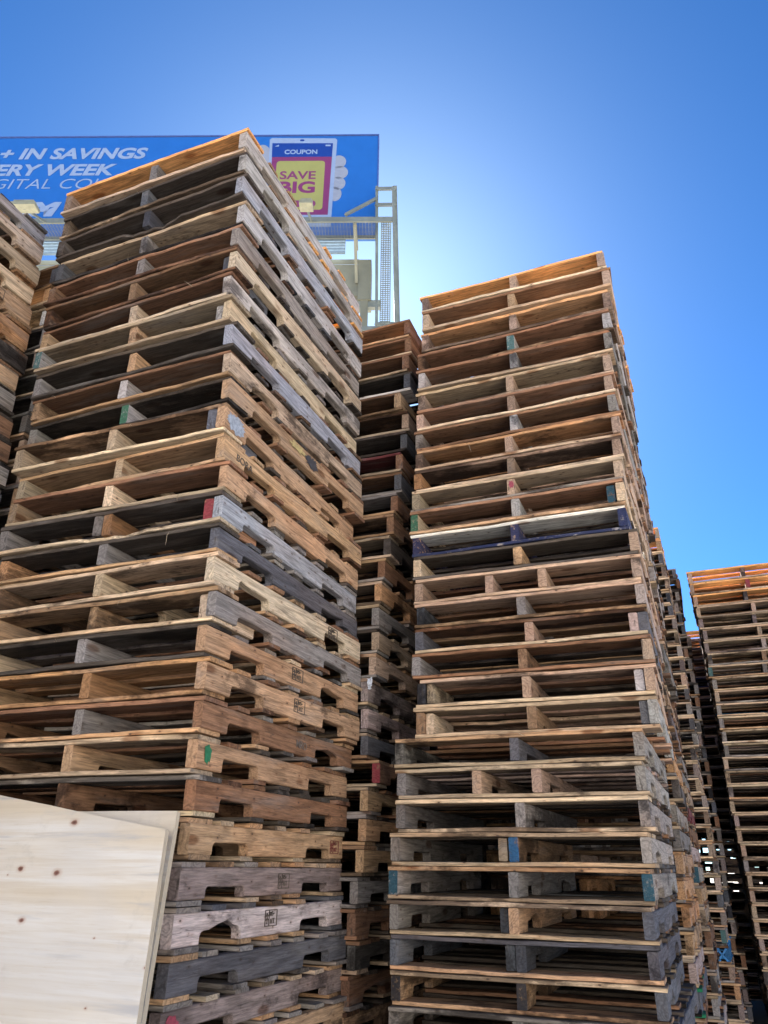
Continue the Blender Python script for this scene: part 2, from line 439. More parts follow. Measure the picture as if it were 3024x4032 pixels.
# fitted stacks: foot of the front-left corner, drift per metre of height, turn, height of the top pallet above the eye, per-pallet offsets in mm / 0.1 degree
STACKS = {
    'A': ((-1.535, 2.921), (-0.0004, -0.0539), -0.20, 2.856,
        '1:-17,-30,1,6 2:-7,-10,8,1 3:-5,-11,9,5 4:-1,8,4,-5 5:-15,7,4,-9 6:-7,4,12,-6 7:-14,7,15,-9 8:-13,0,2,-1 9:3,8,7,-5 10:15,8,9,-11 11:22,12,13,2 12:-12,-2,-10,-7 13:21,11,11,-4 14:15,2,-7,2 15:2,-3,-10,-3 16:15,1,-3,3 17:21,-5,7,12 18:27,-2,1,4 19:15,-6,5,12 20:23,-3,8,6 21:13,1,-10,8 22:-8,0,-17,11 23:-9,2,-17,6 24:-21,2,-21,4 25:-25,1,-18,0 26:-16,0,-8,-4 27:-6,-3,3,-11 28:-14,0,-1,-8'),
    'C': ((0.068, 3.433), (0.0489, 0.0126), 0.01, 2.860,
        '1:-14,-18,0,12 2:-6,-20,-4,15 3:3,-2,2,1 4:-5,5,7,-4 5:-9,2,-1,-2 6:-5,19,7,-16 7:-10,12,4,-7 8:-2,11,9,-11 9:2,7,8,-6 10:-1,8,6,-8 11:-5,2,5,-2 12:-13,-2,0,4 13:-1,3,-1,-4 14:15,-3,-4,7 15:19,-3,-9,2 16:29,-5,-8,10 17:31,-3,-9,9 18:24,-8,-12,16 19:41,-2,-12,16 20:46,3,-9,11 21:-22,-1,1,0 22:-14,2,4,6 23:-11,1,2,-7 24:-22,0,5,-6 25:-23,0,6,-10 26:-22,-1,4,-8 27:-15,-1,2,-11 28:-8,-5,-5,-7'),
    'B': ((-1.022, 4.026), (0.0809, -0.0284), 0.02, 2.804,
        '1:-4,-1,2,1 2:1,-4,0,4 3:1,-7,1,6 4:11,-6,-4,6 5:-11,-2,6,2 6:18,0,-9,0 7:20,2,-10,-2 8:11,4,-6,-4 9:12,4,-6,-5 10:1,5,-1,-7 11:2,1,-1,-2 12:1,0,0,-1 13:-8,2,4,-3 14:-15,0,7,-1 15:-17,2,8,-4 16:-9,1,4,-3 17:-11,0,5,0 18:-19,-1,9,3 19:-15,2,7,-10 20:-14,0,7,0 21:29,0,-14,0 22:9,-1,-4,8 23:0,0,0,7 24:1,0,-1,3 25:-4,0,2,1 26:0,0,0,3 27:7,1,-3,3 28:6,-1,-2,-5'),
    'E': ((1.699, 6.994), (-0.0320, -0.0342), 0.02, 2.809,
        '1:-3,-1,2,3 2:-11,1,5,2 3:-5,-1,2,3 4:-3,0,1,1 5:-4,-1,2,3 6:-1,0,0,1 7:0,0,0,0 8:2,-1,-1,2 9:8,-3,-3,2 10:3,-2,-1,2 11:6,-2,-2,2 12:2,-1,-1,0 13:7,-1,-3,-1 14:12,-2,-5,-2 15:11,-1,-5,-5 16:11,-1,-5,-6 17:-11,3,5,-4 18:-13,4,5,-5 19:-9,3,4,-6 20:2,0,-1,-7 21:4,-1,-2,-3 22:0,0,0,-6 23:-6,2,3,-4 24:0,0,0,0 25:5,-1,-2,3 26:-2,0,1,2 27:-4,1,1,5 28:-8,2,3,5 29:-4,1,1,4 30:-3,1,1,2 31:7,-1,-3,3 32:7,0,-3,5'),
    'G': ((3.187, 7.393), (-0.0168, 0.0015), 0.11, 2.704,
        '1:-15,3,6,2 2:-15,4,7,-2 3:-14,5,7,-3 4:0,2,2,-4 5:2,-2,-1,3 6:10,-2,-4,-2 7:8,-2,-4,0 8:7,-2,-3,1 9:4,-2,-3,3 10:7,-3,-4,4 11:15,-5,-7,3 12:6,-2,-3,3 13:7,-2,-4,2 14:8,-2,-4,0 15:7,-1,-3,-2 16:-5,1,2,-1 17:-4,1,2,0 18:-6,2,3,-1 19:-10,3,4,-3 20:-10,2,4,-1 21:-10,3,4,-2 22:6,-1,-2,-2 23:-1,0,0,-3 24:1,0,0,-4 25:1,0,-1,2 26:-1,0,1,3 27:-3,1,1,0 28:5,-1,-2,-1 29:0,0,0,0 30:-1,1,1,5'),
    'C2': ((0.609, 4.684), (0.0164, -0.0044), 0.01, 0.511,
        '1:7,-3,-2,11 2:14,-2,-6,-8 3:-2,1,1,-2 4:-8,2,3,0 5:-8,2,3,-4 6:-3,0,1,0 7:0,0,0,1 8:-1,0,0,-1 9:-2,0,1,1 10:2,0,-1,3'),
    'C3': ((1.109, 5.837), (-0.0172, 0.0028), 0.01, 0.697,
        '1:1,0,0,0 2:1,0,-1,1 3:5,-1,-2,-4 4:-3,1,1,-1 5:-10,2,4,1 6:-13,2,6,9 7:1,0,0,-3 8:0,0,0,-4 9:4,-1,-2,-2 10:6,-1,-2,0 11:9,-2,-4,-2 12:4,0,-2,5 13:-5,1,2,-2'),
    'F': ((2.181, 7.996), (-0.0127, 0.0027), 0.00, 1.009,
        '1:-6,2,2,-4 2:-2,0,1,0 3:-2,0,1,2 4:-4,0,2,3 5:4,-1,-2,-1 6:4,-1,-2,-1 7:7,-2,-3,3 8:3,-1,-1,0 9:-4,1,2,-2'),
    'H': ((3.264, 10.055), (-0.0244, 0.0045), 0.00, 2.756,
        '1:0,0,0,1 2:-9,2,4,0 3:-4,1,2,0 4:-2,1,1,0 5:-3,1,1,1 6:-2,0,1,0 7:7,-1,-3,-3 8:8,-1,-4,-2 9:6,-2,-2,2 10:-2,0,1,2'),
    'D': ((-2.990, 2.250), (-0.0450, -0.0150), 0.01, 2.834,
        '1:-9,0,-2,-2 2:0,-8,7,6 3:-4,-1,0,0 4:-9,-2,0,0 5:-5,-2,1,1 6:0,4,-3,-3 7:8,14,-9,-10 8:-7,-4,2,2 9:-2,-6,4,6 10:-1,2,-2,-3 11:7,1,0,1 12:22,4,2,3'),
}
H_STEP, ALPHA = .1213, 22.357
STACKS['C2'] = STACKS['C2'][:3] + (.511 + 19 * H_STEP, STACKS['C2'][4])
STACKS['C3'] = STACKS['C3'][:3] + (.697 + 17 * H_STEP, STACKS['C3'][4])
STACKS['F'] = STACKS['F'][:3] + (1.009 + 15 * H_STEP, STACKS['F'][4])
SHIFT = {'C2': 19, 'C3': 17, 'F': 15}
STACKS['D2'] = ((-2.47, 3.45), (-.045, -.015), .6, 2.66, '')
STACKS['K'] = ((4.36, 9.62), (-.02, .0), .0, 2.70, '')

DESC = {
    'A': 'the big stack behind the plywood', 'B': 'the dark middle stack', 'C': 'the wide centre-right stack',
    'D': 'the stack at the left edge', 'D2': 'the narrow gap stack at left', 'C2': 'the stack directly behind the centre-right one',
    'C3': 'the second stack behind the centre-right one', 'E': 'the third stack behind the centre-right one',
    'F': 'the fourth stack behind the centre-right one', 'H': 'the far stack left of the right-edge one',
    'G': 'the stack at the right edge', 'K': 'the dark stack ending the right alley'}
ORD = ('top', 'second', 'third', 'fourth', 'fifth', 'sixth', 'seventh', 'eighth', 'ninth', 'tenth', 'eleventh', 'twelfth', 'thirteenth',
       'fourteenth', 'fifteenth', 'sixteenth', 'seventeenth', 'eighteenth', 'nineteenth', 'twentieth', 'twenty-first', 'twenty-second',
       'twenty-third', 'twenty-fourth', 'twenty-fifth', 'twenty-sixth', 'twenty-seventh', 'twenty-eighth', 'twenty-ninth', 'thirtieth',
       'thirty-first', 'thirty-second', 'thirty-third', 'thirty-fourth', 'thirty-fifth')

# what each pallet looks like: left, middle, right stringer; then boards / painted ends / extras
SPEC = {
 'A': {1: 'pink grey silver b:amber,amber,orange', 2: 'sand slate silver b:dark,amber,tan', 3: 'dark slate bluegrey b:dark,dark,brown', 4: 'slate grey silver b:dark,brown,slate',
       5: 'brown grey grey b:brown,dark', 6: 'brown tan pale b:brown,dark plug:R:slate', 7: 'tan sand silver b:brown,dark', 8: 'silver tan cream b:dark,grey pL:aqua plug:R:silver',
       9: 'grey tan bluegrey b:dark,brown', 10: 'tan silver sand b:brown,dark', 11: 'grey silver tan b:dark,brown pM:green stain', 12: 'cream pale tan b:tan,brown,dark plug:R:slate patch:blue',
       13: 'cream pale tan b:tan,tan,brown text:BORA', 14: 'tan cream tan b:brown,dark,tan', 15: 'grey orange bluegrey b:dark,grey plug:R:red plug:M:grey', 16: 'orange grey slate b:dark,slate,grey',
       17: 'tan pale cream b:pale,tan,brown stamp', 18: 'tan tan grey b:tan,brown,pale plug:R:cream', 19: 'pale silver tan b:dark,pale,grey stamp', 20: 'tan orange tan b:orange,tan,brown stamp',
       21: 'orange grey brown b:brown,grey,tan text:MRO', 22: 'tan tan tan b:pale,brown,dark blob:green', 23: 'brown brown brown b:brown,dark,brown', 24: 'tan tan tan b:tan,sand stamp2', 25: 'slate mauve mauve b:grey,sand,tan stamp2',
       26: 'slate pink blush b:grey,tan,slate stamp1', 27: 'slate slate slate b:slate,grey', 28: 'slate mauve mauve b:grey,tan,cream red1', 29: 'sand tan tan b:tan,grey'},
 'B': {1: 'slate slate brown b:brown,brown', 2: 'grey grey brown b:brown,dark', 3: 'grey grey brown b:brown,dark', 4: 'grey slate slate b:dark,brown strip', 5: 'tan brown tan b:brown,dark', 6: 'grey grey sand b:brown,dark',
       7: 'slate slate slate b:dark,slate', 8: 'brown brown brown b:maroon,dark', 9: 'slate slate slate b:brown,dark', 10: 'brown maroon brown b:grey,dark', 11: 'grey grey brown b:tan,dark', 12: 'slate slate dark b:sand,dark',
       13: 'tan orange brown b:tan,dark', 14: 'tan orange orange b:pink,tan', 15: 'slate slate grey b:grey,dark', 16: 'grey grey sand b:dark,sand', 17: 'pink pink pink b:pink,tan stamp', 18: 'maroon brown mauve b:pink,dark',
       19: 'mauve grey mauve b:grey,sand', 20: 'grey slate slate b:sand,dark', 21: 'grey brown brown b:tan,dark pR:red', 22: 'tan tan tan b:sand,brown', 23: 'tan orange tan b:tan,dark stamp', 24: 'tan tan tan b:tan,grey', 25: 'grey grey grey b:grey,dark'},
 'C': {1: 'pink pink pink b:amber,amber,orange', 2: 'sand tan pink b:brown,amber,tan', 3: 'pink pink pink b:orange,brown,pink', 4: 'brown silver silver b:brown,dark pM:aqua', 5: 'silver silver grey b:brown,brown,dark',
       6: 'pink pink pink b:sand,brown,brown', 7: 'pink pink pink b:brown,pink,brown', 8: 'grey silver grey b:brown,sand,brown', 9: 'pink pink pink b:orange,pink,brown', 10: 'orange pink pink b:pink,brown,pink', 11: 'cream pink sand b:sand,cream,sand red2',
       12: 'sand silver cream b:brown,white,pink pL:green plug:R:teal', 13: 'navy navy navy b:white,dark,brown navy', 14: 'cream tan pink b:dark,brown,pink', 15: 'pink pink pink b:pink,brown,pink two', 16: 'slate grey mauve b:pink,brown',
       17: 'slate pink slate b:brown,tan plug:R:mauve', 18: 'grey tan sand b:brown,dark,pink', 19: 'slate pink pink b:pink,dark,brown plug:L:cream plug:R:silver', 20: 'tan tan silver b:sand,pink,brown plug:R:slate plug:L:cream', 21: 'grey slate grey b:tan,grey,brown', 22: 'grey pink grey b:sand,mauve,dark two',
       23: 'grey grey grey b:cream,dark,brown', 24: 'grey tan grey b:pale,dark,slate pM:skyblue plug:M:sand', 25: 'grey grey grey b:tan,dark,slate pL:teal pR:teal', 26: 'grey tan slate b:cream,dark,brown plug:M:slate', 27: 'slate slate slate b:slate,dark,dark plug:M:slate', 28: 'tan tan slate b:pale,brown,dark pL:black pM:black', 29: 'grey grey slate b:grey,dark'},
 'D': {1: 'grey grey silver b:dark,grey', 2: 'silver grey cream b:sand,tan', 3: 'tan sand pale b:tan,orange', 4: 'tan tan pale b:tan,orange', 5: 'tan orange tan b:orange,tan stamp', 6: 'tan orange orange b:tan,orange', 7: 'dark slate dark b:dark,brown', 8: 'tan tan tan b:tan,sand stamp', 9: 'grey grey grey b:grey,dark',
       10: 'brown brown brown b:brown,dark', 11: 'brown brown brown b:brown,dark', 12: 'grey silver silver b:grey,dark', 13: 'slate slate slate b:dark'},
 'D2': {1: 'grey slate slate b:tan,grey', 2: 'tan tan orange b:orange,tan', 3: 'silver silver white b:grey', 5: 'silver silver mauve b:grey', 9: 'pink pink pink b:pink,tan', 10: 'pink pink pink b:pink'},
 'C2': {20: 'tan orange orange b:orange,tan,orange', 24: 'tan pink tan b:tan,pink', 25: 'pink orange orange b:orange,pink,orange', 26: 'orange orange orange b:orange,orange,tan', 27: 'tan sand tan b:tan,sand', 29: 'green slate slate b:green,tan,brown'},
 'C3': {21: 'maroon grey maroon b:grey,sand', 24: 'grey grey grey b:sand,brown pR:teal', 25: 'tan tan tan b:grey,brown'},
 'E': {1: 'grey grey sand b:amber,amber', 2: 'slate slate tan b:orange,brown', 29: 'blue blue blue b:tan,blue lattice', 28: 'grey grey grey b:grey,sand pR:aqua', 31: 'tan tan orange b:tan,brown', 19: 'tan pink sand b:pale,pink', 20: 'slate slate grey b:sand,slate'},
 'F': {},
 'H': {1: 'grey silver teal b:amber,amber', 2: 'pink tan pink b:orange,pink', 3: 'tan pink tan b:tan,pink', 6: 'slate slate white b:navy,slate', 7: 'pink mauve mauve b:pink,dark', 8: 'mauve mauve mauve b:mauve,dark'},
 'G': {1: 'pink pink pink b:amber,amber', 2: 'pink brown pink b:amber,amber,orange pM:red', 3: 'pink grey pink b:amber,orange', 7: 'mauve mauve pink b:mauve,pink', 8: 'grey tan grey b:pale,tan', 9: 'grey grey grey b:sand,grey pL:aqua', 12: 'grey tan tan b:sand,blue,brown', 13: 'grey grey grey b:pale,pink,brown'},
 'K': {},
}
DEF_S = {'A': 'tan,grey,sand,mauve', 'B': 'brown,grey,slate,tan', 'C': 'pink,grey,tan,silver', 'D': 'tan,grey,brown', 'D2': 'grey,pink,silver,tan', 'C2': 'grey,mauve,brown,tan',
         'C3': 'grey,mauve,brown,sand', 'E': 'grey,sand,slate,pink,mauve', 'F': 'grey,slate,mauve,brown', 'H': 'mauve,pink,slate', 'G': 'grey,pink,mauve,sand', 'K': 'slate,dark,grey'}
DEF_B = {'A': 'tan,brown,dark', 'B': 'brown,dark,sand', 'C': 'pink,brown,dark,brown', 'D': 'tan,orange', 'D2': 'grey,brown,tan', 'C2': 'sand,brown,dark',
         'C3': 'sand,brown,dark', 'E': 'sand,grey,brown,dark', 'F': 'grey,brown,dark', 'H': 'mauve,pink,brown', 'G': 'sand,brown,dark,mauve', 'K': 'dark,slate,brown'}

def tint(o, key, rng, stain=None, k=None):
    c = PAL[key]
    v = k if k else rng.choice((.62, .78, .9, 1.0, 1.1, 1.22)) * rng.uniform(.94, 1.06)
    o.color = (min(1, c[0] * v * rng.uniform(.96, 1.04)), min(1, c[1] * v), min(1, c[2] * v * rng.uniform(.95, 1.05)),
               rng.choice((.1, .3, .5, .75, 1.05)) * (.2 if key == 'sunglow' else 1) if stain is None else stain)

def seg_glyphs(segs, t, y=0.0):
    """stroke marks on the XZ plane (facing -Y)"""
    return bar_mesh("stamp", [((a, y, b_), (c_, y, d)) for a, b_, c_, d in segs], t)

def stamp_mesh():
    S = [(0, 0, .085, 0), (0, .048, .085, .048), (0, 0, 0, .048), (.085, 0, .085, .048), (.028, 0, .028, .048)]
    S += [(.014, .006, .014, .040), (.006, .018, .014, .026), (.022, .018, .014, .026), (.006, .030, .014, .038), (.022, .030, .014, .038)]
    x = .034                                              # U S -
    S += [(x, .032, x, .043), (x, .032, x + .008, .032), (x + .008, .032, x + .008, .043)]
    S += [(x + .013, .043, x + .021, .043), (x + .013, .038, x + .021, .038), (x + .013, .032, x + .021, .032), (x + .013, .038, x + .013, .043), (x + .021, .032, x + .021, .038)]
    S += [(x + .026, .037, x + .032, .037)]
    x = .040                                              # H T
    S += [(x, .007, x, .022), (x + .010, .007, x + .010, .022), (x, .0145, x + .010, .0145), (x + .022, .007, x + .022, .022), (x + .016, .022, x + .028, .022)]
    return seg_glyphs(S, .0026)
INK = plain_mat("stencil_ink", (.085, .068, .055), .8, 0, .4, 40)
FAINT = plain_mat('faded_ink', (.15, .125, .11), .85, 0, .4, 40)
STAMP = stamp_mesh(); STAMP.materials.append(INK)
STAMPR = STAMP.copy(); STAMPR.materials[0] = plain_mat("red_stencil_ink", (.17, .045, .035), .8, 0, .4, 40)
def spot_mesh(rng, rx, rz, n=22, am=.22):
    P = []
    for k in range(n):
        t = 2 * math.pi * k / n; q = 1 + rng.uniform(-am, am)
        P.append((rx * q * math.cos(t), rz * q * math.sin(t)))
    return poly_mesh("paint_mark", P, .0008)
MARKM = {k: plain_mat(k + "_spray_paint", v, .55, 0, .35, 60) for k, v in
         dict(green=(.02, .16, .075), blue=(.30, .34, .41), red=(.30, .05, .08), black=(.05, .05, .06), yellow=(.40, .32, .15), rednote=(.45, .05, .07)).items()}

def build_pallet(stack, i, loc, rz, sz, rng, detail):
    spec = SPEC[stack].get(i, '').split()
    ex = [t for t in spec if ':' in t or t in ('stamp', 'stamp1', 'stamp2', 'two', 'navy', 'red1', 'red2', 'sky_slit', 'stain', 'lattice')]
    cols = [t for t in spec if t not in ex]
    ds, db = DEF_S[stack].split(','), DEF_B[stack].split(',')
    if not cols:
        k = rng.choice(ds); cols = [k if rng.random() < .55 else rng.choice(ds) for _ in range(3)]
    boards = db
    pal = dict((t.split(':')[0], t.split(':')[1]) for t in ex if ':' in t and not t.startswith('plug'))
    plugs = [t.split(':')[1:] for t in ex if t.startswith('plug')]
    if 'b' in pal: boards = pal['b'].split(',')
    if not spec and detail and rng.random() < .16: plugs.append([rng.choice('LMR'), rng.choice(ds)])
    root = empty('wooden_pallet', loc, rz)
    root.scale = (rng.uniform(.985, 1.015), 1, sz)
    parts = {}
    fresh = rng.random() < .4
    xs = {'L': -PW / 2 + .019, 'M': rng.uniform(-.02, .02), 'R': PW / 2 - .019}
    seq = ['L', 'M', 'R']
    if 'two' in ex: xs['M'] = -.155; xs['N'] = .09; seq = ['L', 'M', 'N', 'R']
    for s in seq:
        key = cols[{'L': 0, 'M': 1, 'N': 1, 'R': 2}[s]]
        me = rng.choice(STX) if rng.random() < .30 else rng.choice(ST)
        o = link('stringer', me, parent=root, loc=(xs[s] + rng.uniform(-.003, .003), rng.uniform(-.006, .006), .0150), rot=(0, 0, math.pi / 2))
        if rng.random() < .5: o.rotation_euler[2] = math.pi / 2 + R(rng.uniform(-.35, .35))
        tint(o, key, rng, stain=(.15 if key in ('pale', 'white', 'cream') else rng.choice((.2, .45, .7)) if spec and s == 'R' else None), k=(rng.uniform(.86, 1.16) if spec and s == 'R' else None))
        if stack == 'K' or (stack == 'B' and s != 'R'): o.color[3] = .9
        pc = pal.get('p' + s)
        if pc:
            o.material_slots[1].link = 'OBJECT'; o.material_slots[1].material = PAINTED[pc]
            o['label'] = {'aqua': 'teal', 'skyblue': 'blue'}.get(pc, pc) + ' painted stringer end'
        if 'navy' in ex:
            o.material_slots[0].link = 'OBJECT'; o.material_slots[0].material = PAINTSIDE['navy']
            o.material_slots[1].link = 'OBJECT'; o.material_slots[1].material = PAINTED['navy']
        parts[s] = o
    for s, key in plugs:
        x = xs[s] + {'L': .04, 'M': -.041, 'R': -.041}[s]
        o = link('repair_block', rng.choice(PLUG), (WOOD, WEND), root, (x, -PL / 2 + .155 + rng.uniform(-.004, .02), .0152), (0, 0, math.pi / 2 + R(rng.uniform(-1.5, 1.5))))
        if key in PAL_P:
            o.material_slots[1].link = 'OBJECT'; o.material_slots[1].material = PAINTED[key]
            tint(o, 'brown', rng); o['label'] = key + ' painted repair block'
        else: tint(o, key, rng)
    lead = ('pale', 'sand', 'tan', 'grey', 'cream')
    def put(name, me, y, z, key, k=None):
        o = link(name, me, parent=root, loc=(rng.uniform(-.011, .011), y, z), rot=(0, 0, R(rng.uniform(-.6, .6)) + (math.pi if rng.random() < .5 and name != 'x' else 0)))
        tint(o, key, rng, k=k if k else 1.0 if key in ('sunglow', 'white') else (rng.uniform(.72, 1.06) if (stack == 'C' and i < 21) or (stack == 'A' and i > 11) or stack in 'EG' else rng.uniform(.50, .90)) * (1.25 if key in ('sunglow', 'white') else 1))  # board colours darkened for the shade inside the stacks
        return o
    zt = .0150 + .0885
    nb = len(boards)
    # top deck: two wide lead boards, five between
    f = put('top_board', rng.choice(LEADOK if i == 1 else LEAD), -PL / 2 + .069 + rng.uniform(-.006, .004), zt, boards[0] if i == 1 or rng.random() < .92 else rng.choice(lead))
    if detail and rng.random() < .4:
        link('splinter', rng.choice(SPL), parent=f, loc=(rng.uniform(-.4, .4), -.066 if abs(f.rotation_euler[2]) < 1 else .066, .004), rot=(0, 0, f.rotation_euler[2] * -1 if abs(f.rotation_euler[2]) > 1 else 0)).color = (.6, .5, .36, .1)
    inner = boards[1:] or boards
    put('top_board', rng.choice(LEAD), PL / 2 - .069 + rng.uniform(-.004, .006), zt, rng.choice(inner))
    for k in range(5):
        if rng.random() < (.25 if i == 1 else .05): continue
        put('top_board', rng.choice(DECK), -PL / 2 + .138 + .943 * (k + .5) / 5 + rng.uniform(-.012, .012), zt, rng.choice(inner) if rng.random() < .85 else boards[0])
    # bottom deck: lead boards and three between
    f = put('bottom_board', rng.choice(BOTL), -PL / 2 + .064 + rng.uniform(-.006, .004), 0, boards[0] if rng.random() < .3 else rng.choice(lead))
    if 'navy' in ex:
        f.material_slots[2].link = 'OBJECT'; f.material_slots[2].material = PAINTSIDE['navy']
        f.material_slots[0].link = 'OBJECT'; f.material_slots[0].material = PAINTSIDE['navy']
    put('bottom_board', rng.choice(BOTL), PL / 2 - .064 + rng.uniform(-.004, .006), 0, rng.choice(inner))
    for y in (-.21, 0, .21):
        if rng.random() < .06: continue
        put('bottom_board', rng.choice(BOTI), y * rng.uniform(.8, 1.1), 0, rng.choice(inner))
    # stamps and paint on the outer face of the right-hand stringer (stringer space: X from near end to far end)
    r = parts['R']
    def on_side(name, me, x, z, mats=(), rot=0.0):
        return link(name, me, mats, r, (x, -.0208, z), (0, rot, 0))
    if 'stamp' in ex: on_side('stamp', STAMP, rng.uniform(-.02, .30) if stack != 'D' else .36, .028)
    if 'stamp1' in ex: on_side('stamp', STAMP, -.06, .028)
    if 'stamp2' in ex: on_side('stamp', STAMP if i == 25 else STAMPR, .02 if i == 25 else .47, .02)
    if 'text' in pal: 
        me = text_mesh(pal['text'], .043, .001, bold=.0003); me.transform(Matrix.Rotation(R(90), 4, 'X'))
        on_side('stencil_text', me, -.53 if pal['text'] == 'BORA' else .05, .026, [INK if pal['text'] == 'BORA' else FAINT], R(2))
    if pal.get('blob'): on_side('paint_mark', spot_mesh(rng, .020, .030), -.555, .05, [MARKM['green']])
    if pal.get('patch'): on_side('paint_mark', spot_mesh(rng, .062, .036, 40, .22), -.535, .043, [MARKM['blue']])
    if 'stain' in ex:
        on_side('paint_mark', spot_mesh(rng, .055, .026, 40, .35), .05, .045, [MARKM['black']])
        on_side('paint_mark', spot_mesh(rng, .06, .018, 40, .38), -.08, .055, [MARKM['yellow']])
    if 'red1' in ex: on_side('paint_mark', spot_mesh(rng, .035, .032, 24, .2), -.565, .045, [MARKM['red']])
    if 'red2' in ex:
        m_ = parts['M']; link('paint_mark', spot_mesh(rng, .012, .02), [MARKM['red']], m_, (-PL / 2 - .004, 0, .055), (0, 0, -math.pi / 2))
    if 'sky_slit' in ex:
        tint(f, 'white', rng, .05)  # white board colour stands in for a bright slit of sky
    if 'lattice' in ex:
        for s in seq:
            parts[s].material_slots[0].link = 'OBJECT'; parts[s].material_slots[0].material = PAINTSIDE['skyblue']
            parts[s].material_slots[1].link = 'OBJECT'; parts[s].material_slots[1].material = PAINTED['skyblue']
        lat = [((.05 + .052 * k, -PL / 2, .018), (.05 + .052 * k + .07, -PL / 2, .10)) for k in range(8)] + [((.05 + .052 * k + .07, -PL / 2, .018), (.05 + .052 * k, -PL / 2, .10)) for k in range(8)]
        link('lattice_panel', bar_mesh("lattice_panel", lat, .012), [plain_mat("blue_plastic", (.03, .22, .55), .45)], root)
    # label
    note = ''
    for s, nm in (('L', 'left'), ('M', 'middle'), ('R', 'right')):
        if pal.get('p' + s) and not note: note = ' with ' + {'aqua': 'teal', 'skyblue': 'blue', 'black': 'blackened'}.get(pal['p' + s], pal['p' + s]) + ' stringer end'
    if not note and 'blob' in pal: note = ' with green paint blob'
    if not note and 'patch' in pal: note = ' with blue paint patch'
    if not note and 'text' in pal: note = ' with black stencilled letters'
    if not note and ('stamp' in ex or 'stamp1' in ex or 'stamp2' in ex): note = ' with square stamp'
    if not note and 'two' in ex: note = ' with doubled middle stringer'
    if not note and any(k in PAL_P for _, k in plugs): note = ' with ' + [k for _, k in plugs if k in PAL_P][0] + ' repair block'
    if 'lattice' in ex: note = ' with lattice end'
    front = stack in ('C', 'G', 'C2', 'C3', 'E', 'F', 'H', 'K')
    look = LOOK[cols[1 if stack == 'C' else (0 if stack == 'G' else 2)]]
    pos = ('topmost of ' if i == 1 else ORD[i - 1] + ' from top of ') + DESC[stack]
    lab = f"{look} pallet{note}, {pos}"
    if len(lab.split()) > 16: lab = f"{look} pallet, {pos}"
    tag(root, lab, 'pallet', 'wooden pallets piled in tall stacks')
    return root

# pallets built one by one (as many as the photo shows); what is hidden or lies beyond them is one mass at the end
ONE = {'A': (1, 29), 'B': (1, 30), 'C': (1, 30), 'C2': (1, 30), 'C3': (12, 31), 'E': (1, 33), 'F': (1, 33), 'G': (1, 32), 'H': (1, 34), 'D': (1, 13), 'D2': (1, 14), 'K': (1, 0)}
MASS_V, MASS_F, ROOT = [], [], {}
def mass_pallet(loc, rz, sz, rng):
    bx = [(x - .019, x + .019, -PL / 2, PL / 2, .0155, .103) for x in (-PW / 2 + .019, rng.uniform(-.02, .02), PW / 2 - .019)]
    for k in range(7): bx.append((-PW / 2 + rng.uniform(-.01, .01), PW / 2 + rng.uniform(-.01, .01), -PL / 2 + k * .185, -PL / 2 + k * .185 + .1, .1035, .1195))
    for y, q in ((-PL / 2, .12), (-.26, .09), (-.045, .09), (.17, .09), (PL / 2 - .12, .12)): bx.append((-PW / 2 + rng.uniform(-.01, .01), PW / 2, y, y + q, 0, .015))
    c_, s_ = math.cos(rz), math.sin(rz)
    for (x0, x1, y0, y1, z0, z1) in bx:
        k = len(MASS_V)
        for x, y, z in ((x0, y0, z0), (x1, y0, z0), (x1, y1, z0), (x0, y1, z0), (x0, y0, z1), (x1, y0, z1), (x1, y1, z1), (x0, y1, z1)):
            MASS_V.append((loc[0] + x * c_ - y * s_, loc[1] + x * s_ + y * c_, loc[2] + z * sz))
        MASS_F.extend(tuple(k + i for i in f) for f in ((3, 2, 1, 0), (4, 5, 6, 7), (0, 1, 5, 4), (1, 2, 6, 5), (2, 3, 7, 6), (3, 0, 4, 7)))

for si, s in enumerate(STACKS):
    (x0, y0), (sx, sy), da, z0, offs = STACKS[s]
    rng = random.Random(100 + si * 7)
    al = R(ALPHA + da)
    P = {}
    for t in offs.split():
        i, v = t.split(':'); P[int(i) + SHIFT.get(s, 0)] = [float(q) for q in v.split(',')]
    cx = x0 + math.cos(al) * PW / 2 + math.sin(al) * PL / 2
    cy_ = y0 - math.sin(al) * PW / 2 + math.cos(al) * PL / 2
    n = int(round((z0 + H0) / H_STEP + .5))
    lastfit = max(P) if P else 0
    zc = {}
    for i in range(1, n + 1):
        zc[i] = z0 - (i - 1) * H_STEP + (P[i][3] / 1000 if i in P else 0)
    zend = -H0 + H_STEP * .5
    if n > lastfit:                                   # spread the unseen bottom pallets evenly down to the ground
        base = max(1, lastfit)
        for i in range(base + 1, n + 1):
            zc[i] = zc[base] + (zend - zc[base]) * (i - base) / (n - base)
    for i in range(1, n + 1):
        top = (zc[i - 1] + zc[i]) / 2 if i > 1 else zc[i] + (zc[i] - zc[i + 1]) / 2
        bot = (zc[i] + zc[i + 1]) / 2 if i < n else -H0
        dx, dy, dw = (P[i][0] / 1000, P[i][1] / 1000, P[i][2] / 10) if i in P else (rng.gauss(0, .014), rng.gauss(0, .012), rng.gauss(0, .7))
        z = zc[i]
        if not ONE[s][0] <= i <= ONE[s][1]:
            mass_pallet((cx + dx + sx * z, cy_ + dy + sy * z, bot + H0 + .0006), -(al + R(dw)), (top - bot - .0016) / PH, rng); continue
        ROOT[s, i] = build_pallet(s, i, (cx + dx + sx * z, cy_ + dy + sy * z, bot + H0 + .0006), -(al + R(dw)), (top - bot - .0016) / PH, rng, s in ('A', 'B', 'C', 'D', 'C2'))

